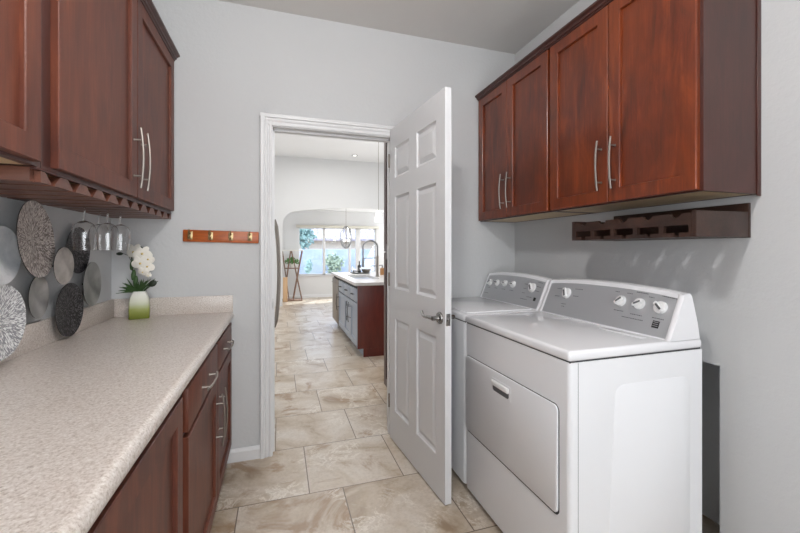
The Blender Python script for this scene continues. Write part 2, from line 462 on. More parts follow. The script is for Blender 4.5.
# lever set (both faces)
for sgn, yf in ((-1, 0), (1, TH)):
    b = MB()
    Rr = Matrix.Translation((.70, yf, .918)) @ Matrix.Rotation(-sgn*PI/2, 4, 'X')
    b.lathe([(0, 0), (.031, 0), (.031, .004), (.027, .010), (.014, .013), (.011, .02), (.011, .045), (.0, .047)], 28, Rr)
    ly = yf + sgn*.042
    b.tube([(.70, ly, .918), (.675, ly, .919), (.645, ly+sgn*.002, .917), (.61, ly+sgn*.004, .915), (.59, ly+sgn*.002, .920), (.572, ly-sgn*.004, .932), (.562, ly-sgn*.008, .936)],
           [.011, .0095, .0085, .0075, .007, .006, .004], 12)
    hd = b.build('lever_handle', CHROME, dr)
b = MB(); b.box(L-.0005, L+.0015, .006, TH-.006, .885, .945, .0006); b.box(L, L+.007, .012, TH-.012, .905, .925, .003)
b.build('latch_plate', CHROME, dr)
for hz in (.20, 1.02, 1.82):
    b = MB(); b.tube([(-.006, -.004, hz), (-.006, -.004, hz+.09)], .006, 10); b.box(-.0018, .0, .002, TH-.004, hz, hz+.09)
    b.build('hinge', NICKEL, dr)

# ------------------------------------------------------------------ cabinet helpers
def shaker(y0, y1, z0, z1, xf, sgn, mb=None, st=.062, rec=.0125, th=.019, rail=None):
    """door front in a plane x = xf facing sgn (+1 = towards +x). one mesh: frame with sunk flat panel"""
    rail = rail or st
    b = mb or MB(); t_ = bmesh.new(); xb = xf - sgn*th
    def ring(ins_y, ins_z, x): return [t_.verts.new((x, y, z)) for y, z in ((y0+ins_y, z0+ins_z), (y1-ins_y, z0+ins_z), (y1-ins_y, z1-ins_z), (y0+ins_y, z1-ins_z))]
    rs = [ring(0, 0, xb), ring(0, 0, xf-sgn*.002), ring(.002, .002, xf), ring(st-.002, rail-.002, xf), ring(st, rail, xf-sgn*.003), ring(st+.0005, rail+.0005, xf-sgn*rec)]
    for a, c in zip(rs, rs[1:]):
        for k in range(4): t_.faces.new((a[k], a[(k+1) % 4], c[(k+1) % 4], c[k]))
    t_.faces.new(rs[-1]); t_.faces.new(rs[0][::-1])
    bmesh.ops.recalc_face_normals(t_, faces=t_.faces[:])
    b._merge(t_); return b
def arch_pull(xf, sgn, p, half, vertical=True, stand=.034, off=.075):
    """slim arched bar pull: bar bowed out, two posts"""
    b = MB(); n = 12; pts = []
    y, z = p
    for i in range(n+1):
        t = -1 + 2*i/n; bow = stand*(1 - .28*t*t)
        pts.append((xf + sgn*bow, y, z + t*half) if vertical else (xf + sgn*bow, y + t*half, z))
    # flat-ish bar
    for (a, c) in zip(pts, pts[1:]):
        pass
    b.tube(pts, .0044, 8)
    for s in (-1, 1):
        bow = stand*(1 - .28*(off/half)**2)
        q = (y, z + s*off) if vertical else (y + s*off, z)
        b.tube([(xf - sgn*.001, q[0], q[1]), (xf + sgn*.004, q[0], q[1]), (xf + sgn*(bow), q[0], q[1])], [.006, .004, .004], 8)
    return b

# ------------------------------------------------------------------ right wall cabinets
RF = 1.385
def right_unit(y0, y1, split, label, endpanel=False, far=False):
    t = thing('wall_cabinet', label, 'cabinet', (XR, (y0+y1)/2, 1.477))
    b = MB(); xi = RF+.019
    b.box(xi, xi+.019, y0, y1, 1.477, 2.357)                       # face frame
    b.box(xi+.019, XR-.001, y0, y0+.016, 1.477, 2.345); b.box(xi+.019, XR-.001, y1-.016, y1, 1.477, 2.345)
    b.box(xi+.019, XR-.001, y0+.016, y1-.016, 2.32, 2.345); b.box(XR-.012, XR-.001, y0+.016, y1-.016, 1.477, 2.32)
    body = b.build('body', CHERRYD, root=t)
    MB().box(xi+.019, XR-.001, y0+.0165, y1-.0165, 1.4785, 1.492).build('bottom_panel', PALEW, root=t)
    if endpanel:
        MB().box(XR-.022, XR-.001, y0-.004, y0, 1.470, 2.345, .001).build('scribe_strip', CHERRYD, root=t)
    g = .0025
    for (a, c, hy) in ((y0+.012, split-g, split-.038), (split+g, y1-.006, split+.036)):
        d = shaker(a, c, 1.482, 2.356, RF, -1, st=.058).build('door', CHERRY, root=t, smooth=False)
        arch_pull(RF, -1, (hy, 1.648), .112).build('handle', NICKEL, parent=d, root=t)
    cr = [(0, 2.357), (-.021, 2.357), (-.022, 2.364), (-.030, 2.366), (-.031, 2.374), (-.038, 2.380), (-.044, 2.382), (-.044, 2.392), (.02, 2.392), (.02, 2.357)]
    b = MB().prism([(RF+.019+x, z) for x, z in cr], 'y', y0, y1)
    b.box(RF+.039, XR-.001, y0, y0+.02, 2.345, 2.392)
    b.build('crown_moulding', CHERRYD, root=t)
    return t
right_unit(1.708, 2.472, 2.105, 'cherry wall cabinet above the washer, its far side in the room corner')
right_unit(.937, 1.706, 1.322, 'cherry wall cabinet above the dryer with its dark end panel showing', True)

# ------------------------------------------------------------------ left wall cabinets
LF = -.571
def left_unit(y0, y1, split, label, d0, d1, z0):
    t = thing('wall_cabinet', label, 'cabinet', (XL, (y0+y1)/2, z0))
    b = MB(); xi = LF-.019
    # face frame with real rails and stiles
    b.box(xi-.019, xi, y0, d0+.012, z0, 2.354); b.box(xi-.019, xi, d1-.012, y1, z0, 2.354)
    b.box(xi-.019, xi, d0+.012, d1-.012, z0, z0+.03); b.box(xi-.019, xi, d0+.012, d1-.012, 2.31, 2.354)
    b.box(XL+.001, xi-.019, y0, y0+.016, z0, 2.345); b.box(XL+.001, xi-.019, y1-.016, y1, z0, 2.345)
    b.box(XL+.001, xi-.019, y0+.016, y1-.016, 2.32, 2.345)
    b.build('body', CHERRYD, root=t)
    MB().box(XL+.001, xi-.019, y0+.0165, y1-.0165, z0+.002, z0+.018).build('bottom_panel', PALEW, root=t)
    g = .003
    for (a, c, hy) in ((d0, split-g, split-.042), (split+g, d1, split+.042)):
        d = shaker(a, c, z0+.008, 2.352, LF, 1, st=.062).build('door', CHERRYL, root=t, smooth=False)
        arch_pull(LF, 1, (hy, 1.652), .125).build('handle', NICKEL, parent=d, root=t)
    cr = [(0, 2.354), (.016, 2.354), (.017, 2.363), (.022, 2.365), (.023, 2.374), (.029, 2.380), (.034, 2.382), (.034, 2.392), (-.02, 2.392), (-.02, 2.354)]
    MB().prism([(xi+x*1.35, z) for x, z in cr], 'y', y0, y1).build('crown_moulding', CHERRYD, root=t)
    return t
left_unit(1.224, 2.472, 1.872, 'long two-door cherry wall cabinet above the stemware rack', 1.268, 2.462, 1.484)
left_unit(.20, 1.221, .70, 'cherry wall cabinet nearest the camera at the upper left', .212, 1.188, 1.484)

# stemware rack hung below the far left cabinet
t = thing('stemware_rack', 'slatted wooden stemware rack under the left wall cabinet', 'rack', (-.73, 1.85, 1.445))
MB().box(-.880+.002, -.604, 1.205, 1.224, 1.446, 1.482, .001).build('end_board', SLATW, root=t)
b = MB().box(-.604, -.588, 1.205, 2.474, 1.476, 1.4835, .001); b.build('front_rail', CHERRYD, root=t)
for k in range(12):
    yc = 1.224 + .1137*k
    hw = .0475; hw0 = .020
    y0_, y1_ = max(yc-hw, 1.2245), min(yc+hw, 2.475)
    pts = [(y0_, 1.446), (y1_, 1.446), (y1_, 1.4505), (min(yc+hw0, 2.475), 1.4755), (max(yc-hw0, 1.2245), 1.4755), (y0_, 1.4505)]
    MB().prism(pts, 'x', -.878, -.590).build('slat', SLATW, root=t, smooth=False)

# ------------------------------------------------------------------ hanging wine glasses
def wine_glass():
    t = thing('wine_glass', '', 'wine glass', (0, 0, 0))
    # hanging upside down: foot at z=.21, rim at 0
    outer = [(.0350, 0), (.0365, .02), (.0390, .045), (.0395, .068), (.0380, .088), (.031, .104), (.018, .114), (.006, .118)]
    inner = [(r-.0010, z-.0006) for r, z in outer[:-2]][::-1]
    b = MB().lathe(outer + [(0, .119), (0, .113)] + [(.019, .1125)] + inner, 36, closed=True)
    for v in b.bm.verts:                       # soft vertical fluting of the cut glass
        if v.co.z < .1: 
            a = math.atan2(v.co.y, v.co.x); f_ = 1 + .018*math.cos(a*12); v.co.x *= f_; v.co.y *= f_
    b.build('bowl', GLASS, t)
    b = MB().lathe([(0, .115), (.0075, .116), (.004, .13), (.0034, .16), (.004, .195), (.009, .204), (.034, .2075), (.034, .2095), (0, .2105)], 28)
    b.build('stem_and_foot', GLASS, t)
    return t
proto = wine_glass()
def dup(root, loc, label, group=None):
    r = root.copy(); COL.objects.link(r); r.location = loc; r['label'] = label
    for ch in list(root.children):
        c_ = ch.copy(); COL.objects.link(c_); c_.parent = r
        for g_ in ch.children:
            d_ = g_.copy(); COL.objects.link(d_); d_.parent = c_
    return r
Z0 = 1.270
gl = [((-.750, 1.852, Z0), 'stemmed wine glass hanging upside down, leftmost of the row under the rack'),
      ((-.785, 2.080, Z0), 'stemmed wine glass hanging behind the others, its stem second from the left'),
      ((-.712, 1.966, Z0), 'stemmed wine glass hanging in front, third stem from the left under the rack'),
      ((-.703, 2.080, Z0), 'stemmed wine glass hanging rightmost, nearest the white orchid')]
for i, (l, lab) in enumerate(gl):
    if i == 0: proto.location = l; proto['label'] = lab; o = proto
    else: o = dup(proto, l, lab)
    o['group'] = 'wine glasses hanging under the left cabinet'

# ------------------------------------------------------------------ base cabinets and countertop
BF = -.269
def body_base(y0, y1):
    b = MB(); xi = BF-.019
    b.box(xi-.019, xi, y0, y1, .10, .852); b.box(XL+.001, xi-.019, y0, y0+.016, .10, .852); b.box(XL+.001, xi-.019, y1-.016, y1, .10, .852)
    b.box(XL+.001, xi-.019, y0+.016, y1-.016, .10, .116)
    b.box(XL+.001, xi-.075, y0, y1, 0, .10)
    return b
t = thing('base_cabinet', 'cherry base cabinet with two drawers over two doors beside the doorway wall', 'cabinet', (XL, 1.88, 0))
body_base(1.292, 2.474).build('body', CHERRYD, root=t)
for (a, c, hy) in ((1.330, 1.922, 1.885), (1.932, 2.462, 1.972)):
    d = shaker(a, c, .112, .684, BF, 1, st=.058).build('door', CHERRYL, root=t, smooth=False)
    arch_pull(BF, 1, (hy, .50), .118).build('handle', NICKEL, parent=d, root=t)
    w_ = MB().box(BF-.019, BF, a, c, .700, .838, .003).build('drawer', CHERRYL, root=t)
    arch_pull(BF, 1, ((a+c)/2, .765), .105, False).build('handle', NICKEL, parent=w_, root=t)
t = thing('base_cabinet', 'cherry base cabinet nearest the camera with one full-height door', 'cabinet', (XL, .9, 0))
body_base(.60, 1.290).build('body', CHERRYD, root=t)
shaker(.622, 1.258, .112, .838, BF, 1, st=.062).build('door', CHERRYL, root=t, smooth=False)

t = thing('countertop', 'long speckled beige laminate countertop with rounded front edge and backsplash', 'countertop', (XL, 1, .855))
cp = [(XL+.001, .862), (-.292, .862), (-.292, .854), (-.276, .854)]
for k in range(9):
    a = -PI/2 + PI*k/8; cp.append((-.2785 + .0225*math.cos(a)*.9, .8775 + .0235*math.sin(a)))
cp += [(-.30, .900), (XL+.001, .900)]
MB().prism(cp, 'y', -.3, YB-.001).build('worktop', LAMINATE, root=t)
b = MB().box(XL+.001, XL+.019, -.3, YB-.001, .9, 1.0, .002)
b.build('side_backsplash', LAMINATE, root=t)
MB().box(XL+.019, -.262, YB-.019, YB-.001, .9, 1.0, .002).build('rear_backsplash', LAMINATE, root=t)

# ------------------------------------------------------------------ wall discs
def disc(y, z, r, x, mat, label, depth=.012, rim=.0, tilt=(0, 0), concave=True):
    # dish facing +x, origin at its centre
    t = thing('decorative_disc', label, 'wall decor', (x, y, z), 0, 'round metal discs on the left wall')
    R = Matrix.Rotation(tilt[0], 4, 'Z') @ Matrix.Rotation(tilt[1], 4, 'Y') @ Matrix.Rotation(PI/2, 4, 'Y')
    prof_f = [(r*k/10, (depth*(k/10)**2 if concave else -depth*(k/10)**2) ) for k in range(11)]
    prof_b = [(r*k/10*.998, (depth*(k/10)**2 if concave else -depth*(k/10)**2) - .0025) for k in range(10, -1, -1)]
    b = MB().lathe(prof_f, 56, R); o = b.build('plate_face', mat, t, angle=60)
    MB().lathe([prof_f[-1]] + prof_b, 56, R).build('plate_back', D_RIM, t, angle=60)
    st = x - XL
    MB().tube([(-.002, 0, 0), (-st+.001, 0, 0)], .004, 10).build('wall_mount', D_RIM, t)
    return t
disc(1.526, 1.252, .094, -.846, D_SILVER, 'shiny hammered silver disc at the left edge of the photo')
disc(1.686, 1.307, .138, -.838, D_TAUPE, 'largest taupe disc with radiating carved ridges, highest on the wall', .016, tilt=(.10, -.07))
disc(1.498, 1.045, .117, -.832, D_WHITE, 'large white disc with radiating carved ridges, low at the left edge', .014)
disc(1.750, 1.096, .080, -.860, D_PEWTER, 'smooth pewter disc below the large taupe disc', tilt=(.10, 0))
disc(1.845, 1.207, .0745, -.806, D_GREY, 'small matte grey disc between the taupe disc and the wine glasses', .007, concave=False)
disc(2.045, 1.270, .104, -.860, D_BLACK, 'upper dark charcoal disc partly hidden behind the wine glasses')
disc(1.940, 1.0195, .112, -.846, D_BLACK, 'lower dark charcoal carved disc with its edge down at the countertop', .012)
disc(2.150, 1.110, .104, -.852, D_PEWTER, 'smooth pewter disc furthest right, next to the orchid vase', .014, tilt=(.05, 0))

# ------------------------------------------------------------------ orchid in vase
VX, VY = -.722, 2.395
t = thing('vase', 'small flat vase fading from white to green on the countertop corner', 'vase', (VX, VY, .9005), math.radians(14))
def rrect(hx, hy, z, r, n=4):
    pts = []
    for cx_, cy_, a0 in ((hx-r, hy-r, 0), (-hx+r, hy-r, PI/2), (-hx+r, -hy+r, PI), (hx-r, -hy+r, 1.5*PI)):
        for k in range(n+1):
            a = a0 + PI/2*k/n; pts.append((cx_ + r*math.cos(a), cy_ + r*math.sin(a), z))
    return pts
rings = [rrect(.045, .034, 0, .006), rrect(.047, .036, .004, .007), rrect(.047, .036, .05, .007), rrect(.046, .035, .085, .007),
         rrect(.041, .031, .115, .007), rrect(.033, .026, .135, .007), rrect(.027, .021, .146, .007), rrect(.023, .017, .146, .006), rrect(.03, .018, .12, .006)]
MB().loft(rings).build('vase_body', VASE, t)
t = thing('orchid_arrangement', 'white orchid sprig with green grasses standing in the flat vase', 'flowers', (VX, VY, 1.03))
b = MB()
def at(dx, dz, dy=0): return (VX+dx, VY+dy, .9+dz)
b.tube([at(-.005, .10), at(-.012, .19), at(-.032, .26), at(-.036, .33), at(-.03, .375), at(-.01, .395), at(.012, .385), at(.03, .355, -.01), at(.04, .31, -.02), at(.045, .25, -.03)],
       [.0035]*6 + [.003, .0025, .002, .0015], 8)
b.build('flower_stem', DGREEN, root=t)
for (dx, dz, dy, sc, yaw, pit) in [(q[0]-.044,)+q[1:] for q in ((.026, .362, -.02, 1.3, -.3, .1), (.066, .352, -.03, 1.25, .2, -.1), (.088, .322, -.02, 1.0, .5, 0), (.062, .302, -.045, 1.2, .1, .15), (.088, .282, -.03, 1.05, .4, -.2), (.072, .256, -.04, .7, 0, .3), (.094, .236, -.03, .45, .2, .2))]:
    b = MB(); Rm = Matrix.Translation(at(dx, dz, dy)) @ Matrix.Rotation(yaw, 4, 'Z') @ Matrix.Rotation(pit, 4, 'X')
    for k in range(5):
        a = PI/2 + 2*PI*k/5
        Rk = Rm @ Matrix.Rotation(a, 4, 'Y') @ Matrix.Translation((.018*sc, 0, 0)) @ Matrix.Rotation(.25, 4, 'Z')
        wd = (.019 if k in (1, 4) else .0125)*sc
        b.ball((0, 0, 0), (.019*sc, .0028, wd), None) if False else None
        bb = bmesh.new(); bmesh.ops.create_icosphere(bb, subdivisions=2, radius=1)
        bb.transform(Rk @ Matrix.Diagonal((.019*sc, .0028, wd, 1))); b._merge(bb)
    f = b.build('blossom', IVORY, root=t)
    bb = bmesh.new(); bmesh.ops.create_icosphere(bb, subdivisions=2, radius=1); bb.transform(Rm @ Matrix.Translation((0, -.006, -.003)) @ Matrix.Diagonal((.005*sc, .007*sc, .005*sc, 1)))
    b = MB(); b._merge(bb); b.build('lip', PETALC, parent=f, root=t)
b = MB()
rnd = random.Random(3)
def blade(b, base, dirn, ln, wd, curl):
    base = Vector(base); d = Vector(dirn).normalized(); side = d.cross(Vector((0, 1, .2))).normalized()
    bm_ = bmesh.new(); prev = None; n = 5
    for i in range(n+1):
        s = i/n; p = base + d*ln*s + Vector((0, 0, -curl*ln*s*s)); w_ = wd*math.sin(PI*min(s*.85+.12, 1))
        v = [bm_.verts.new(p + side*w_), bm_.verts.new(p + Vector((0, -wd*.25, wd*.3))), bm_.verts.new(p - side*w_), bm_.verts.new(p + Vector((0, .001, -.0015)))]
        if prev:
            for k in range(4): bm_.faces.new((prev[k], prev[(k+1) % 4], v[(k+1) % 4], v[k]))
        prev = v
    bmesh.ops.recalc_face_normals(bm_, faces=bm_.faces[:]); b._merge(bm_)
for k in range(46):
    a = rnd.uniform(-1.5, .95); ph_ = rnd.uniform(-.7, .5)
    blade(b, at(rnd.uniform(-.015, .015), .14), (math.sin(a), ph_, math.cos(a)*.8+.12), rnd.uniform(.06, .115), rnd.uniform(.003, .0055), rnd.uniform(0, .35))
b.build('grass_tuft', GREEN, root=t)
b = MB()
b.tube([at(.02, .14), at(.04, .165, -.01), at(.055, .195, -.02)], .0018, 6); b.ball(at(.068, .188, -.02), (.022, .008, .017), Matrix.Rotation(-.6, 4, 'Y'))
b.build('dark_leaf', DGREEN, root=t); b = MB()
b.tube([at(-.035, .30), at(-.05, .34, 0), at(-.075, .352, -.01)], .0015, 6); b.ball(at(-.088, .350, -.01), (.016, .007, .009), None)
b.build('dark_leaf', DGREEN, root=t)
b = MB(); 
for dx, dz, r_ in ((-.028, .235, .0085), (-.034, .29, .0085), (-.018, .20, .009)): b.ball(at(dx, dz), (r_*1.3, r_, r_*3.6), Matrix.Rotation(.12, 4, 'Y'))
b.build('stem_sheath', GREEN, root=t)

# ------------------------------------------------------------------ hook rail
t = thing('coat_rail', 'honey-coloured wooden rail with four metal hooks on the back wall', 'coat rack', (-.322, YB, 1.315))
Mh = Matrix.Translation((-.322, 0, 1.349)) @ Matrix.Rotation(.02, 4, 'Y') @ Matrix.Translation((.322, 0, -1.349))
b = MB().box(-.528, -.117, YB-.018, YB-.001, 1.314, 1.384, .006, 2, Mh); b.build('board', HONEY, root=t)
for hx in (-.489, -.382, -.273, -.167):
    b = MB()
    b.box(hx-.013, hx+.013, YB-.022, YB-.017, 1.328, 1.374, .0015, 2, Mh)
    b.tube([(hx, YB-.020, 1.362), (hx, YB-.036, 1.366), (hx, YB-.050, 1.372), (hx, YB-.056, 1.382)], [.005, .0045, .004, .005], 8, True, Mh)
    b.tube([(hx, YB-.020, 1.342), (hx, YB-.032, 1.332), (hx, YB-.042, 1.332), (hx, YB-.047, 1.343)], [.005, .0045, .004, .005], 8, True, Mh)
    b.build('hook', BRASS, root=t)

# ------------------------------------------------------------------ wall wine rack below right cabinet
t = thing('bottle_rack', 'dark walnut wall rack with notches and slots below the right cabinet', 'rack', (XR, 1.27, 1.315))
YR0, YR1, XRF = .967, 1.571, 1.414
for y0_ in (YR0, YR1-.018):
    MB().prism([(XRF, 1.318), (XR-.001, 1.318), (XR-.001, 1.414), (XRF, 1.412)], 'y', y0_, y0_+.018, .001).build('side_board', RACKW, root=t)
MB().box(XR-.014, XR-.001, YR0-.001, YR1+.001, 1.317, 1.448, .001).build('back_board', RACKW, root=t)
ya, yb = YR0+.018, YR1-.018; P5 = (yb-ya)/5
b = MB()
top = 1.405
pts = [(ya, 1.362), (yb, 1.362), (yb, top)]
for k in range(4, -1, -1):
    yc = ya + P5*(k+.5)
    for j in range(9):
        a = PI*j/8; pts.append((yc + .021*math.cos(a), top - .016*math.sin(a)))
pts.append((ya, top))
b.prism(pts, 'x', XRF, XRF+.014)
for k in range(6):
    yc = ya + P5*k; b.box(XRF, XRF+.014, max(ya, yc-.010), min(yb, yc+.010), 1.318, 1.362)
for k in range(5):
    yc = ya + P5*(k+.5)
    b.box(XRF, XRF+.014, ya+P5*k+.01, yc-.012, 1.318, 1.334); b.box(XRF, XRF+.014, yc+.012, ya+P5*(k+1)-.01, 1.318, 1.334)
b.build('slotted_front_board', RACKW, root=t, smooth=False)
for k in range(5):
    for s in (0, 1):
        yc = ya + P5*(k+.5)
        a_, c_ = (ya+P5*k+.001, yc-.012) if s == 0 else (yc+.012, ya+P5*(k+1)-.001)
        MB().box(XRF+.014, XR-.016, a_, c_, 1.318, 1.328).build('bottom_slat', RACKW, root=t)

# ------------------------------------------------------------------ washer and dryer
MF = .937
def appliance(name, label, cat, y0, y1, knobs, marks, badge, dryer):
    t = thing(name, label, cat, (1.25, (y0+y1)/2, 0))
    XBk = 1.565
    # cabinet shell: rounded front vertical corners
    pts = [(XBk, y0), (XBk, y1)]
    r = .018
    for k in range(6): a = PI/2*k/5; pts.append((MF+r - r*math.sin(a), y1-r + r*math.cos(a)))
    for k in range(6): a = PI/2*k/5; pts.append((MF+r - r*math.cos(a), y0+r - r*math.sin(a)))
    MB().prism(pts, 'z', .03, .886).build('cabinet_shell', ENAMELS, root=t, angle=40)
    for px_ in (MF+.07, XBk-.07):
        for py_ in (y0+.06, y1-.06):
            MB().lathe([(0, 0), (.02, 0), (.02, .01), (.012, .014), (.012, .032), (0, .032)], 16, Matrix.Translation((px_, py_, 0))).build('foot', RUBBER, root=t)
    # top deck with soft edge
    b = MB().box(MF-.006, XBk, y0-.003, y1+.003, .890, .927, .012, 4); b.build('top_deck', ENAMEL, root=t, angle=50)
    MB().box(MF+.004, XBk-.004, y0+.004, y1-.004, .884, .892).build('deck_seam', SEAM, root=t)
    if dryer:
        # side corner seam
        MB().box(MF+.034, MF+.0355, y0-.0004, y0+.002, .03, .884).build('side_seam', SEAM, root=t)
        # pressed panel on the visible side
        def quad_panel(x0, x1, z0, z1, r_, dep, taper=0):
            p = []
            for cx_, cz_, a0 in ((x1-r_, z1-r_, 0), (x0+r_+taper, z1-r_, PI/2), (x0+r_, z0+r_, PI), (x1-r_, z0+r_, 1.5*PI)):
                for k in range(7): a = a0+PI/2*k/6; p.append((cx_+r_*math.cos(a), cz_+r_*math.sin(a)))
            return MB().prism(p, 'y', y0-dep, y0+.004, .0005, 2)
        quad_panel(1.10, 1.50, .10, .79, .045, .0007, .03).build('pressed_side_panel', ENAMELS, root=t, angle=60)
        # front door: rounded rectangle
        dy0, dy1, dz0, dz1 = 1.104, 1.79, .34, .722
        def rr(y_0, y_1, z_0, z_1, r_):
            p = []
            for cy_, cz_, a0 in ((y_1-r_, z_1-r_, 0), (y_0+r_, z_1-r_, PI/2), (y_0+r_, z_0+r_, PI), (y_1-r_, z_0+r_, 1.5*PI)):
                for k in range(6): a = a0+PI/2*k/5; p.append((cy_+r_*math.cos(a), cz_+r_*math.sin(a)))
            return p
        MB().prism(rr(dy0-.004, dy1+.004, dz0-.009, dz1+.003, .024), 'x', MF-.0012, MF+.004).build('door_gap', SEAM, root=t)
        d = MB().prism(rr(dy0, dy1, dz0, dz1, .02), 'x', MF-.007, MF+.003, .002, 2).build('door', ENAMELS, root=t, angle=50)
        b = MB().prism(rr(1.382, 1.536, .624, .690, .008), 'x', MF-.0085, MF-.0066, .0008, 1)
        b.build('grip_plate', ENAMELS, parent=d, root=t)
        b = MB().prism(rr(1.396, 1.522, .634, .668, .012), 'x', MF-.0093, MF-.0082); b.build('grip_hollow', GREYPL, parent=d, root=t)
        b = MB().box(MF-.018, MF-.0080, 1.394, 1.524, .658, .682, .005, 3); b.build('grip', KNOB, parent=d, root=t)
        MB().box(1.24, 1.30, 1.07, 1.36, .926, .9295, .0012).build('lint_screen_cover', ENAMEL, root=t) if False else None
        MB().box(1.335, 1.365, 1.12, 1.32, .926, .930, .0015).build('lint_screen_cover', ENAMEL, root=t)
    else:
        b = MB().box(MF+.03, 1.38, y0+.035, y1-.035, .926, .9335, .003, 3); b.build('lid', ENAMEL, root=t, angle=50)
    # control console: arched extrusion along y
    N = 20; bw = .022
    def prof(y):
        s = (y - y0)/(y1 - y0); crest = 1.103 + .020*(1 - abs(2*s-1)**2.4)
        return crest
    def ring(y, g=0):
        z = prof(y)
        return [(1.398-g, y, .927), (1.468-g, y, z-.018), (1.472-g, y, z-.006), (1.482, y, z), (1.500, y, z), (1.510, y, z-.010), (1.540, y, .99), (1.552, y, .927)]
    b = MB().loft([ring(y0 + (y1-y0)*i/N) for i in range(N+1)]); con = b.build('console', ENAMEL, root=t, angle=40)
    for (a, c) in ((y0-.001, y0+bw), (y1-bw, y1+.001)):
        b = MB(); rs = []
        for i in range(5):
            yy = a + (c-a)*i/4; g = .005 if 0 < i < 4 else .0005
            rs.append(ring(yy, g))
        b.loft(rs); b.build('console_end_cap', ENAMEL, parent=con, root=t, angle=40)
    # grey fascia on slanted face
    def face(y, f, out=0):
        """point on slanted face: f 0..1 from base to top"""
        z = prof(y); x0_, z0_ = 1.398, .927; x1_, z1_ = 1.468, z-.018
        nx, nz = -(z1_-z0_), (x1_-x0_); ln = math.hypot(nx, nz)
        return Vector((x0_+(x1_-x0_)*f + nx/ln*out, y, z0_+(z1_-z0_)*f + nz/ln*out))
    ya_, yb_ = y0+bw-.002, y1-bw+.002
    rs = []
    for i in range(N+1):
        y = ya_ + (yb_-ya_)*i/N
        rs.append([face(y, .03, -.001), face(y, .97, -.001), face(y, .97, .0018), face(y, .03, .0018)])
    fas = MB().loft(rs).build('fascia', ALU, parent=con, root=t, angle=40)
    tilt = math.atan2(.07, .16)
    for (ky, kf, kr, grip) in knobs:
        c0 = face(ky, kf, .0018)
        # knob axis = outward normal
        n_ = (face(ky, kf, 1) - face(ky, kf, 0)).normalized()
        q = n_.to_track_quat('Z', 'X').to_matrix().to_4x4()
        K = Matrix.Translation(c0) @ q
        b = MB().lathe([(0, 0), (kr*1.04, 0), (kr, .006), (kr*.96, .010), (kr*.8, .011), (0, .011)], 28, K)
        kn = b.build('knob', KNOB, parent=fas, root=t)
        Gr = K @ Matrix.Rotation(grip, 4, 'Z')
        b = MB().box(-kr*.98, kr*.98, -kr*.30, kr*.30, .010, .022, .003, 2, Gr)
        g2 = b.build('knob_grip', KNOB, parent=fas, root=t)
        b = MB().box(-kr*.72, kr*.55, -kr*.16, kr*.16, .0218, .0232, .0004, 1, Gr)
        b.build('knob_inlay', GREYPL, parent=fas, root=t)
    # tiny printed legends (illegible in the photo): fine strokes
    b = MB()
    for (my, mf, ml) in marks:
        b = MB(); k = 0; yy = my - ml/2; rr_ = random.Random(int(my*1000))
        while yy < my + ml/2:
            l_ = rr_.uniform(.003, .008)
            p0 = face(yy, mf, .0024); p1 = face(yy+l_, mf, .0024)
            hh = face(yy, mf+.018, .0024) - p0
            b.loft([[p0, p0+hh, p0+hh+Vector((-.0003, 0, 0)), p0+Vector((-.0003, 0, 0))], [p1, p1+hh, p1+hh+Vector((-.0003, 0, 0)), p1+Vector((-.0003, 0, 0))]])
            yy += l_ + .002
        b.build('printed_legend', INK, parent=fas, root=t, smooth=False)
    by, bf, bs = badge
    b = MB(); hh = bs/.175
    p = [face(by-bs/2, bf-hh/2, .0022), face(by+bs/2, bf-hh/2, .0022), face(by+bs/2, bf+hh/2, .0022), face(by-bs/2, bf+hh/2, .0022)]
    p2 = [q_ + Vector((-.0008, 0, .0003)) for q_ in p]
    b.loft([p, p2]); b.build('logo_badge', BLACKPL, parent=fas, root=t, smooth=False)
    if dryer:
        b = MB()
        for k in range(3):
            f0 = bf + (k-1)*hh*.27
            p = [face(by-bs*.38, f0, .0032), face(by+bs*.38, f0, .0032), face(by+bs*.38, f0+hh*.08, .0032), face(by-bs*.38, f0+hh*.08, .0032)]
            b.loft([p, [q_+Vector((-.0003, 0, .0001)) for q_ in p]])
        b.build('logo_lettering', ALU, parent=fas, root=t, smooth=False)
    return t
M_D = [(1.70, .78, .03), (1.56, .80, .045), (1.70, .55, .03), (1.57, .60, .035), (1.637, .34, .03), (1.305, .42, .05), (1.215, .40, .05), (1.122, .42, .05),
       (1.215, .92, .05), (1.27, .86, .02), (1.17, .86, .02), (1.335, .86, .02), (1.10, .94, .06), (1.23, .30, .10), (1.637, .27, .02)]
appliance('dryer', 'white front-loading dryer with its door on the front, nearest the camera', 'dryer', 1.050, 1.800,
          [(1.637, .66, .0275, .5), (1.305, .66, .0235, 2.3), (1.215, .67, .0235, 2.1), (1.122, .68, .0255, .9)],
          M_D, (1.123, .29, .028), True)
M_W = [(2.392, .45, .03), (2.30, .45, .03), (2.208, .45, .04), (2.117, .45, .04), (1.99, .75, .03), (1.99, .60, .03), (1.99, .45, .03), (1.87, .75, .03), (1.87, .6, .03), (1.87, .9, .04), (1.97, .25, .06), (2.40, .22, .05), (1.924, .35, .04)]
appliance('washing_machine', 'white top-loading washing machine between the dryer and the open door', 'washing machine', 1.812, 2.465,
          [(2.392, .66, .022, 2.3), (2.30, .66, .022, 1.6), (2.208, .67, .022, 1.6), (2.117, .67, .022, 1.6), (1.924, .68, .028, .7)],
          M_W, (1.873, .33, .020), False)

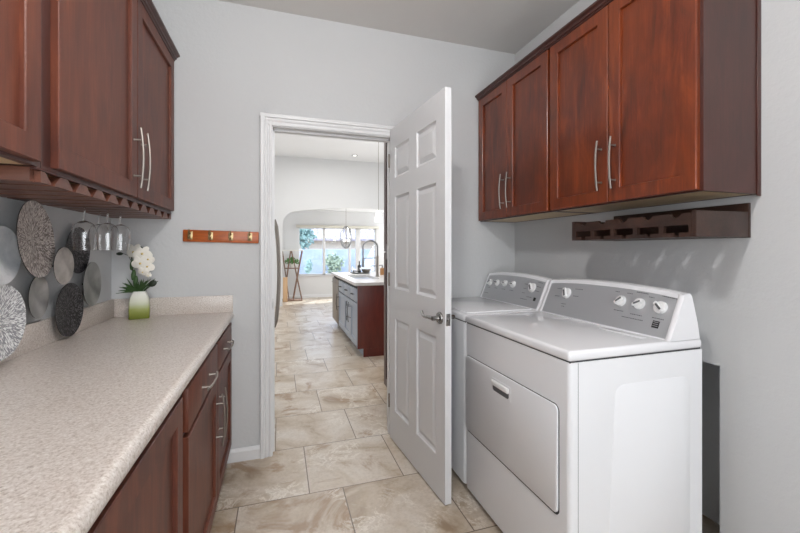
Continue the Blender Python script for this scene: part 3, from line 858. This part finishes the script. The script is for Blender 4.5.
# ------------------------------------------------------------------ laundry ceiling fixture (above the camera's view)
t = thing('ceiling_light', 'glass bell ceiling light on a short stem in the laundry room', 'ceiling light', (.14, .62, 2.752))
FM = Matrix.Translation((.14, .62, 0))
MB().lathe([(0, 2.752), (.06, 2.752), (.06, 2.735), (.01, 2.73), (.01, 2.62), (.05, 2.60), (0, 2.59)], 36, FM).build('stem', TRIM, root=t)
MB().lathe([(.02, 2.60), (.09, 2.57), (.115, 2.51), (.11, 2.495), (.105, 2.51), (.08, 2.56), (.02, 2.59)], 36, FM, True).build('lamp_shade', LAMPG, root=t)

# ------------------------------------------------------------------ kitchen shell
KZ, YA, YW = 3.40, 9.0, 10.40; NZ = 2.33; KX0, KX1 = -.80, 4.0
Y0K = YB+WT
struct('ceiling_kitchen', MB().box(KX0-.1, KX1+.1, Y0K, YA+.1, KZ, KZ+.1), KCEIL)
struct('ceiling_nook', MB().box(-.2, KX1+.1, YA+.12, YW, NZ, NZ+.1), KCEIL)
struct('wall_kitchen_left', MB().box(KX0-.1, KX0, Y0K, YA, 0, KZ), KWALL)
struct('wall_kitchen_right', MB().box(KX1, KX1+.1, Y0K, YW, 0, KZ), KWALL)
b = MB(); b.box(KX0-.1, XL-.12, YB, Y0K, 0, KZ) if False else None
b.box(KX0-.1, KX1+.1, Y0K-.04, Y0K, ZC+.1, KZ); b.box(XR+.5, KX1+.1, Y0K-.12, Y0K, 0, ZC+.1)
struct('wall_kitchen_front', b, KWALL)
# arch wall: opening from x=.07 with rounded shoulders and slight crown
ax0, ax1 = .075, 3.75
pts = [(KX0-.1, 0), (ax0, 0), (ax0, 1.82)]
for k in range(1, 13):
    a = PI - PI/2*k/12; pts.append((ax0+.30 + .30*math.cos(a), 1.82+.34*math.sin(a)))
for k in range(1, 12):
    s = k/12; pts.append((ax0+.30 + (ax1-ax0-.6)*s, 2.16 + .12*math.sin(PI*s)))
for k in range(0, 13):
    a = PI/2 - PI/2*k/12; pts.append((ax1-.30 + .30*math.cos(a), 1.82+.34*math.sin(a)))
pts += [(ax1, 0), (KX1+.1, 0), (KX1+.1, KZ), (KX0-.1, KZ)]
struct('wall_arch', MB().prism(pts, 'y', YA, YA+.12), KWALL)
struct('wall_nook_left', MB().box(-.05, .05, YA+.12, YW, 0, NZ), KWALL)
# window wall
wx0, wx1, wz0, wz1 = .49, 2.60, .60, 1.87
b = MB()
b.box(-.05, wx0, YW, YW+.15, 0, NZ+.1); b.box(wx1, KX1+.1, YW, YW+.15, 0, NZ+.1); b.box(wx0, wx1, YW, YW+.15, 0, wz0); b.box(wx0, wx1, YW, YW+.15, wz1, NZ+.1)
struct('wall_window', b, KWALL)
t = tag(bpy.data.objects.new('window_1', None), kind='structure'); COL.objects.link(t)
b = MB(); fr = .03
for (a, c, z0, z1) in ((wx0, wx1, wz0, wz0+fr), (wx0, wx1, wz1-fr, wz1), (wx0, wx0+fr, wz0, wz1), (wx1-fr, wx1, wz0, wz1), (1.13, 1.20, wz0, wz1), (1.83, 1.90, wz0, wz1), (2.03, 2.17, wz0, wz1)):
    b.box(a, c, YW+.04, YW+.09, z0, z1, .003)
b.build('window_frame', TRIM, t)
b = MB()
b.box(wx0+fr, wx1-fr, YW+.062, YW+.066, wz0+fr, wz1-fr); b.build('window_glass', PANE, t)
b = MB().box(wx0-.03, wx1+.03, YW-.03, YW+.04, wz0-.025, wz0, .004); b.build('window_sill', TRIM, t)
tag(MB().box(wx0-.06, wx1+.06, YW-.10, YW-.001, 1.865, 1.93, .004).build('window_valance', plain('blind_linen', srgb(216, 212, 200), .7)),
    'pale rolled blind valance along the top of the nook window', 'window blind')
bboard('baseboard_nook', 'x', YW, .05, KX1, -1)

# recessed light, seen as a small spot on the kitchen ceiling
t = thing('recessed_light', 'small round recessed light in the kitchen ceiling', 'ceiling light', (1.62, 8.45, KZ))
MB().lathe([(.045, 0), (.065, 0), (.065, -.006), (.045, -.010)], 28, Matrix.Translation((1.62, 8.45, KZ)), True).build('trim_ring', STEELD, root=t)
MB().lathe([(0, -.004), (.045, -.004), (.045, -.001), (0, -.001)], 24, Matrix.Translation((1.62, 8.45, KZ))).build('lens', LAMPG, root=t)

# ------------------------------------------------------------------ refrigerator (left of the doorway, its handle shows)
t = thing('refrigerator', 'refrigerator whose long curved steel handle shows past the left door jamb', 'refrigerator', (-.42, 3.2, 0))
MB().box(KX0+.02, -.13, 2.75, 3.66, .02, 1.78, .006).build('body', STEELD, root=t)
for (a, c, nm) in ((2.753, 3.198, -1), (3.204, 3.657, 1)):
    d = MB().box(-.125, -.075, a, c, .06, 1.775, .008, 3).build('door', KNOB, root=t)
    if nm == 1:
        hy = 3.25; b = MB(); pts_ = []
        for i in range(17):
            s = -1 + 2*i/16; pts_.append((-.028 + .028*(1-s*s) - (.012 if abs(s) > .95 else 0), hy, 1.08+.435*s))
        b.tube(pts_, .016, 10); b.tube([(-.078, hy, 1.48), (-.035, hy, 1.48)], .011, 8); b.tube([(-.078, hy, .69), (-.035, hy, .69)], .011, 8)
        b.build('handle', NICKEL, parent=d, root=t)

# ------------------------------------------------------------------ pantry cabinet right of the doorway
t = thing('pantry_cabinet', 'tall dark cherry cabinet edge just past the right door jamb', 'cabinet', (1.2, 2.93, 0))
b = MB().box(.890, 1.45, 2.66, 3.20, .10, 2.30); b.box(.92, 1.45, 2.66, 3.20, 0, .10); b.build('body', CHERRYD, root=t)
for (z0, z1) in ((.105, 1.25), (1.256, 2.295)):
    shaker(2.665, 3.195, z0, z1, .870, -1).build('door', CHERRYD, root=t, smooth=False)

# ------------------------------------------------------------------ kitchen island
IX, IY0, IY1, IX1, IH = .885, 4.42, 6.60, 1.95, .85
t = thing('kitchen_island', 'kitchen island with blue-grey doors and a dark red end panel', 'kitchen island', (1.4, 5.5, 0))
b = MB().box(IX+.021, IX1, IY0+.02, IY1, .10, IH); b.box(IX+.08, IX1, IY0+.02, IY1, 0, .10); b.build('body', BLUEGREY, root=t)
b = MB().box(IX, IX1, IY0, IY0+.02, .10, IH-.001, .001); b.box(IX+.07, IX1, IY0, IY0+.02, 0, .10)
b.build('end_panel', ISLRED, root=t)
DKM = metal('dark_bronze_pull', srgb(70, 66, 64), .35)
DARKG = plain('dark_reveal', srgb(44, 34, 34), .7)
MB().box(IX+.019, IX+.0205, IY0+.02, IY1, .11, IH-.001).build('reveal', DARKG, root=t)
ws = [4.46, 4.93, 5.40, 5.93, 6.58]
for i in range(4):
    a, c = ws[i]+.006, ws[i+1]-.006
    if i < 3:
        d = shaker(a, c, .112, .625, IX, -1, st=.07).build('door', BLUEGREY, root=t, smooth=False)
        hy = (c-.05) if i % 2 == 0 else (a+.05)
        arch_pull(IX, -1, (hy, .47), .13, stand=.045).build('handle', DKM, parent=d, root=t)
        d = MB().box(IX, IX+.019, a, c, .640, .805, .003).build('drawer', BLUEGREY, root=t)
        arch_pull(IX, -1, ((a+c)/2, .725), .06, False, off=.045).build('handle', DKM, parent=d, root=t)
    else:
        d = MB().box(IX-.01, IX+.019, a, c, .112, .805, .004).build('dishwasher_door', NICKEL, root=t)
        arch_pull(IX-.01, -1, ((a+c)/2, .745), .22, False, off=.2).build('handle', NICKEL, parent=d, root=t)
b = MB(); y0i, y1i, x0i, x1i = IY0-.035, IY1+.03, IX-.035, IX1+.25
sx0, sx1, sy0, sy1 = .98, 1.30, 4.95, 5.75
for (a, c, e_, f_) in ((x0i, x1i, y0i, sy0), (x0i, x1i, sy1, y1i), (x0i, sx0, sy0, sy1), (sx1, x1i, sy0, sy1)):
    b.box(a, c, e_, f_, IH, IH+.035)
bt = b.build('stone_top', QUARTZ, root=t)
b = MB()
b.box(sx0-.012, sx0, sy0-.012, sy1+.012, IH-.16, IH); b.box(sx1, sx1+.012, sy0-.012, sy1+.012, IH-.16, IH)
b.box(sx0, sx1, sy0-.012, sy0, IH-.16, IH); b.box(sx0, sx1, sy1, sy1+.012, IH-.16, IH); b.box(sx0-.012, sx1+.012, sy0-.012, sy1+.012, IH-.17, IH-.16)
b.build('sink_basin', STEELD, parent=bt, root=t)
TZ = IH+.035
# faucet, spring spout
def ray(px, D):
    u = (px-400)/380; s_, c_ = math.sin(math.atan(121/380)), math.cos(math.atan(121/380))
    return D*s_ + u*D*c_, D*c_ - u*D*s_
fx0, fy0 = 1.365, 5.36
t = thing('kitchen_faucet', 'tall spring-neck pull-down faucet on the kitchen island', 'faucet', (fx0, fy0, TZ))
b = MB().tube([(fx0, fy0, TZ), (fx0, fy0, TZ+.012), (fx0, fy0, TZ+.013), (fx0, fy0, TZ+.30)], [.032, .032, .022, .020], 16); b.build('body', NICKEL, root=t)
b = MB(); ptsf = [(fx0, fy0, TZ+.30)]
for i in range(17):
    a = PI*i/16; ptsf.append((fx0-.11 + .11*math.cos(a), fy0-.03*i/16, TZ+.42+.10*math.sin(a)))
ptsf.append((fx0-.22, fy0-.03, TZ+.26)); b.tube(ptsf, .012, 10)
b.build('spring_neck', STEELD, root=t)
b = MB().tube([(fx0-.22, fy0-.03, TZ+.27), (fx0-.22, fy0-.03, TZ+.20), (fx0-.22, fy0-.03, TZ+.14)], [.014, .018, .02], 12); b.tube([(fx0, fy0, TZ+.27), (fx0-.22, fy0-.03, TZ+.265)], .006, 8)
b.build('spray_head', STEELD, root=t)
b = MB().tube([(fx0+.02, fy0, TZ+.16), (fx0+.07, fy0-.01, TZ+.165)], .007, 8); b.tube([(fx0, fy0, TZ+.155), (fx0-.11, fy0-.06, TZ+.155)], .007, 8); b.build('lever', STEELD, root=t)
# dishes on a tray
dx0, dy0 = 1.28, 6.2
t = tag(MB().lathe([(0, 0), (.15, 0), (.17, .012), (.168, .016), (.148, .006), (0, .006)], 28, Matrix.Translation((dx0, dy0, TZ))).build('serving_tray', STEELD), 'dark round tray under glass bowls on the island', 'tray')
tag(MB().lathe([(0, 0), (.04, 0), (.08, .05), (.085, .10), (.082, .10), (.076, .05), (.036, .006), (0, .006)], 24, Matrix.Translation((dx0-.075, dy0-.05, TZ+.008))).build('glass_bowl', GLASS), 'glass bowl on the left of the island tray', 'bowl')
tag(MB().lathe([(0, 0), (.04, 0), (.07, .03), (.08, .06), (.077, .06), (.066, .03), (.036, .006), (0, .006)], 24, Matrix.Translation((dx0+.095, dy0-.03, TZ+.008))).build('metal_bowl', NICKEL), 'small metal bowl on the right of the island tray', 'bowl')
tag(MB().tube([(dx0+.0, dy0+.06, TZ+.008), (dx0+.0, dy0+.06, TZ+.12), (dx0+.0, dy0+.06, TZ+.14), (dx0, dy0+.06, TZ+.20)], [.03, .03, .01, .01], 12).build('dark_bottle', BLACKPL), 'dark slim bottle standing behind the bowls on the island', 'bottle')
sx_, sy_ = 1.526, 5.7
t = thing('soap_dispenser', 'amber soap bottle with a black pump on the island', 'soap dispenser', (sx_, sy_, TZ))
b = MB().loft([[(sx_+a*s, sy_+c*s, z) for a, c in ((-.03, -.03), (.03, -.03), (.03, .03), (-.03, .03))] for s, z in ((1, TZ), (1, TZ+.10), (.5, TZ+.11))]); b.build('bottle', plain('amber_soap', srgb(176, 128, 84), .3), root=t)
b = MB().tube([(sx_, sy_, TZ+.11), (sx_, sy_, TZ+.15)], .008, 8); b.tube([(sx_+.005, sy_, TZ+.15), (sx_-.035, sy_, TZ+.15)], .007, 8); b.build('pump', BLACKPL, root=t)

# pendant over island
px_, py_ = ray(378.5, 4.7)
t = thing('pendant_lamp', 'small bright glass pendant hanging over the island on a long cord', 'pendant lamp', (px_, py_, 1.62))
b = MB().tube([(px_, py_, 1.75), (px_, py_, KZ)], .003, 6); b.build('cord', NICKEL, root=t)
b = MB().lathe([(0, .13), (.018, .13), (.03, .10), (.042, .05), (.046, 0), (.04, 0), (.036, .05), (.02, .1), (0, .11)], 24, Matrix.Translation((px_, py_, 1.62))); b.build('lamp_shade', LAMPG, root=t)
MB().lathe([(0, 0), (.05, 0), (.05, -.02), (0, -.025)], 20, Matrix.Translation((px_, py_, KZ))).build('canopy', NICKEL, root=t)
# chandelier in the nook
cx_, cy_ = ray(346, 9.35)
t = thing('orb_chandelier', 'open wire orb chandelier with candle bulbs hanging in the breakfast nook', 'chandelier', (cx_, cy_, 1.30))
b = MB()
for k in range(4):
    a = PI*k/4; pts_ = [(cx_ + .14*math.cos(a)*math.cos(q), cy_ + .14*math.sin(a)*math.cos(q), 1.58+.27*math.sin(q)) for q in [2*PI*i/24 for i in range(25)]]
    b.tube(pts_, .009, 6, False)
b.build('wire_orb', STEELD, root=t)
MB().tube([(cx_, cy_, 1.85), (cx_, cy_, NZ)], .004, 6).build('chain', NICKEL, root=t)
MB().tube([(cx_, cy_, 1.42), (cx_, cy_, 1.85)], .008, 6).build('centre_rod', NICKEL, root=t)
for k in range(4):
    a = PI*k/2+.4; q = (cx_+.07*math.cos(a), cy_+.07*math.sin(a))
    b = MB().tube([(cx_, cy_, 1.44), (q[0], q[1], 1.42), (q[0], q[1], 1.47)], .005, 6); arm = b.build('candle_arm', NICKEL, root=t)
    MB().ball((q[0], q[1], 1.505), (.015, .015, .035)).build('bulb', LAMPG, parent=arm, root=t)

# plant stand
t = thing('plant_stand', 'wooden cross-legged plant stand with a pale top by the nook window', 'plant stand', (.30, 9.95, 0))
b = MB().box(.06, .58, 9.80, 10.14, 1.245, 1.275, .003); b.build('top_shelf', POT, root=t)
def bar(p, q, r_=.014): return MB().tube([p, q], r_, 6)
for (yy) in (9.82, 10.12):
    for (p, q) in (((.08, yy, 1.245), (.24, yy, .03)), ((.28, yy, 1.245), (.11, yy, .03)), ((.30, yy, 1.245), (.55, yy, .03)), ((.56, yy, 1.245), (.34, yy, .03))):
        bar(p, q).build('leg', SHELFW, root=t)
b = MB().box(.07, .56, 9.80, 10.14, 0, .03, .003); b.build('base_board', SHELFW, root=t)
MB().box(.14, .50, 9.86, 10.08, .80, .822, .003).build('middle_shelf', SHELFW, root=t)
tag(MB().box(.09, .20, 9.70, 9.78, .0, .60, .004).build('tan_panel', TANW), 'tan wooden board leaning upright in front of the plant stand', 'board')
t = thing('potted_plant', 'leafy green plant in a white pot on the stand', 'potted plant', (.32, 9.93, .822))
MB().lathe([(0, 0), (.05, 0), (.075, .10), (.078, .12), (.066, .12), (.06, .10), (0, .10)], 20, Matrix.Translation((.32, 9.93, .822))).build('pot', POT, root=t)
b = MB(); rnd = random.Random(5)
for k in range(150):
    a = rnd.uniform(0, 2*PI); rr_ = rnd.uniform(.02, .17); h_ = rnd.uniform(-.02, .16)
    b.ball((.31+rr_*math.cos(a), 9.92+rr_*.7*math.sin(a), .94+h_*(1-rr_*2.5)), (rnd.uniform(.016, .03), .006, rnd.uniform(.010, .02)), Matrix.Rotation(rnd.uniform(0, 3), 4, 'Y') @ Matrix.Rotation(rnd.uniform(0, 3), 4, 'Z'), 1)
b.build('foliage', plain('bright_leaf', srgb(92, 138, 74), .5), root=t)

# ------------------------------------------------------------------ outside the window
struct('ground_outside', MB().box(-8, 14, 10.75, 34, -.15, -.05), GRAVEL)
tag(MB().box(-6, 12, 15.0, 15.2, -.05, 1.30, .01).build('garden_wall', BLOCK), 'blue-grey block garden wall behind the window', 'wall')
# neighbour's house with ribbed tile roof
t = thing('neighbour_house', 'neighbouring house with ribbed grey tile roof above the garden wall', 'house', (3, 22, 0))
MB().box(-1.0, 10, 20.2, 26, -.05, 1.9).build('wall', STUC, root=t)
b = MB()
b.prism([(19.6, 1.75), (19.6, 1.85), (24.4, 4.6), (24.4, 4.5)], 'x', -1.4, 10.4)
b.build('roof_deck', ROOF, root=t, smooth=False)
ribs = 0; b = MB()
RIB = plain('roof_rib', srgb(214, 212, 218), .8)
for i in range(42):
    x = -1.3 + i*.28
    b.tube([(x, 19.6, 1.87), (x-.0, 24.4, 4.62)], .07, 6)
b.build('roof_ribs', RIB, root=t)
def bush(name, label, c, r_, n, mat, seed):
    rnd = random.Random(seed); b = MB()
    b.tube([(c[0], c[1], -.05), (c[0], c[1], c[2])], .04, 6)
    for k in range(n):
        v = Vector((rnd.gauss(0, 1), rnd.gauss(0, 1), rnd.gauss(0, 1))).normalized()*rnd.uniform(.3, 1)
        b.ball((c[0]+v.x*r_[0], c[1]+v.y*r_[1], c[2]+v.z*r_[2]), (rnd.uniform(.05, .11), .03, rnd.uniform(.03, .07)), Matrix.Rotation(rnd.uniform(0, 3), 4, 'Y') @ Matrix.Rotation(rnd.uniform(0, 3), 4, 'Z'), 1)
    return tag(b.build(name, mat), label, 'shrub')
bush('garden_tree', 'soft blue-green tree rising over the garden wall at the left of the window', (.95, 16.3, 1.95), (.55, .5, .65), 420, FOL, 1)
bush('garden_shrub', 'olive shrub in front of the garden wall in the middle window pane', (1.95, 14.2, .75), (.42, .3, .42), 260, FOL2, 2)
bush('low_shrub', 'thin low shrub in front of the garden wall in the left window pane', (.98, 13.6, .70), (.13, .12, .25), 60, FOL, 3)
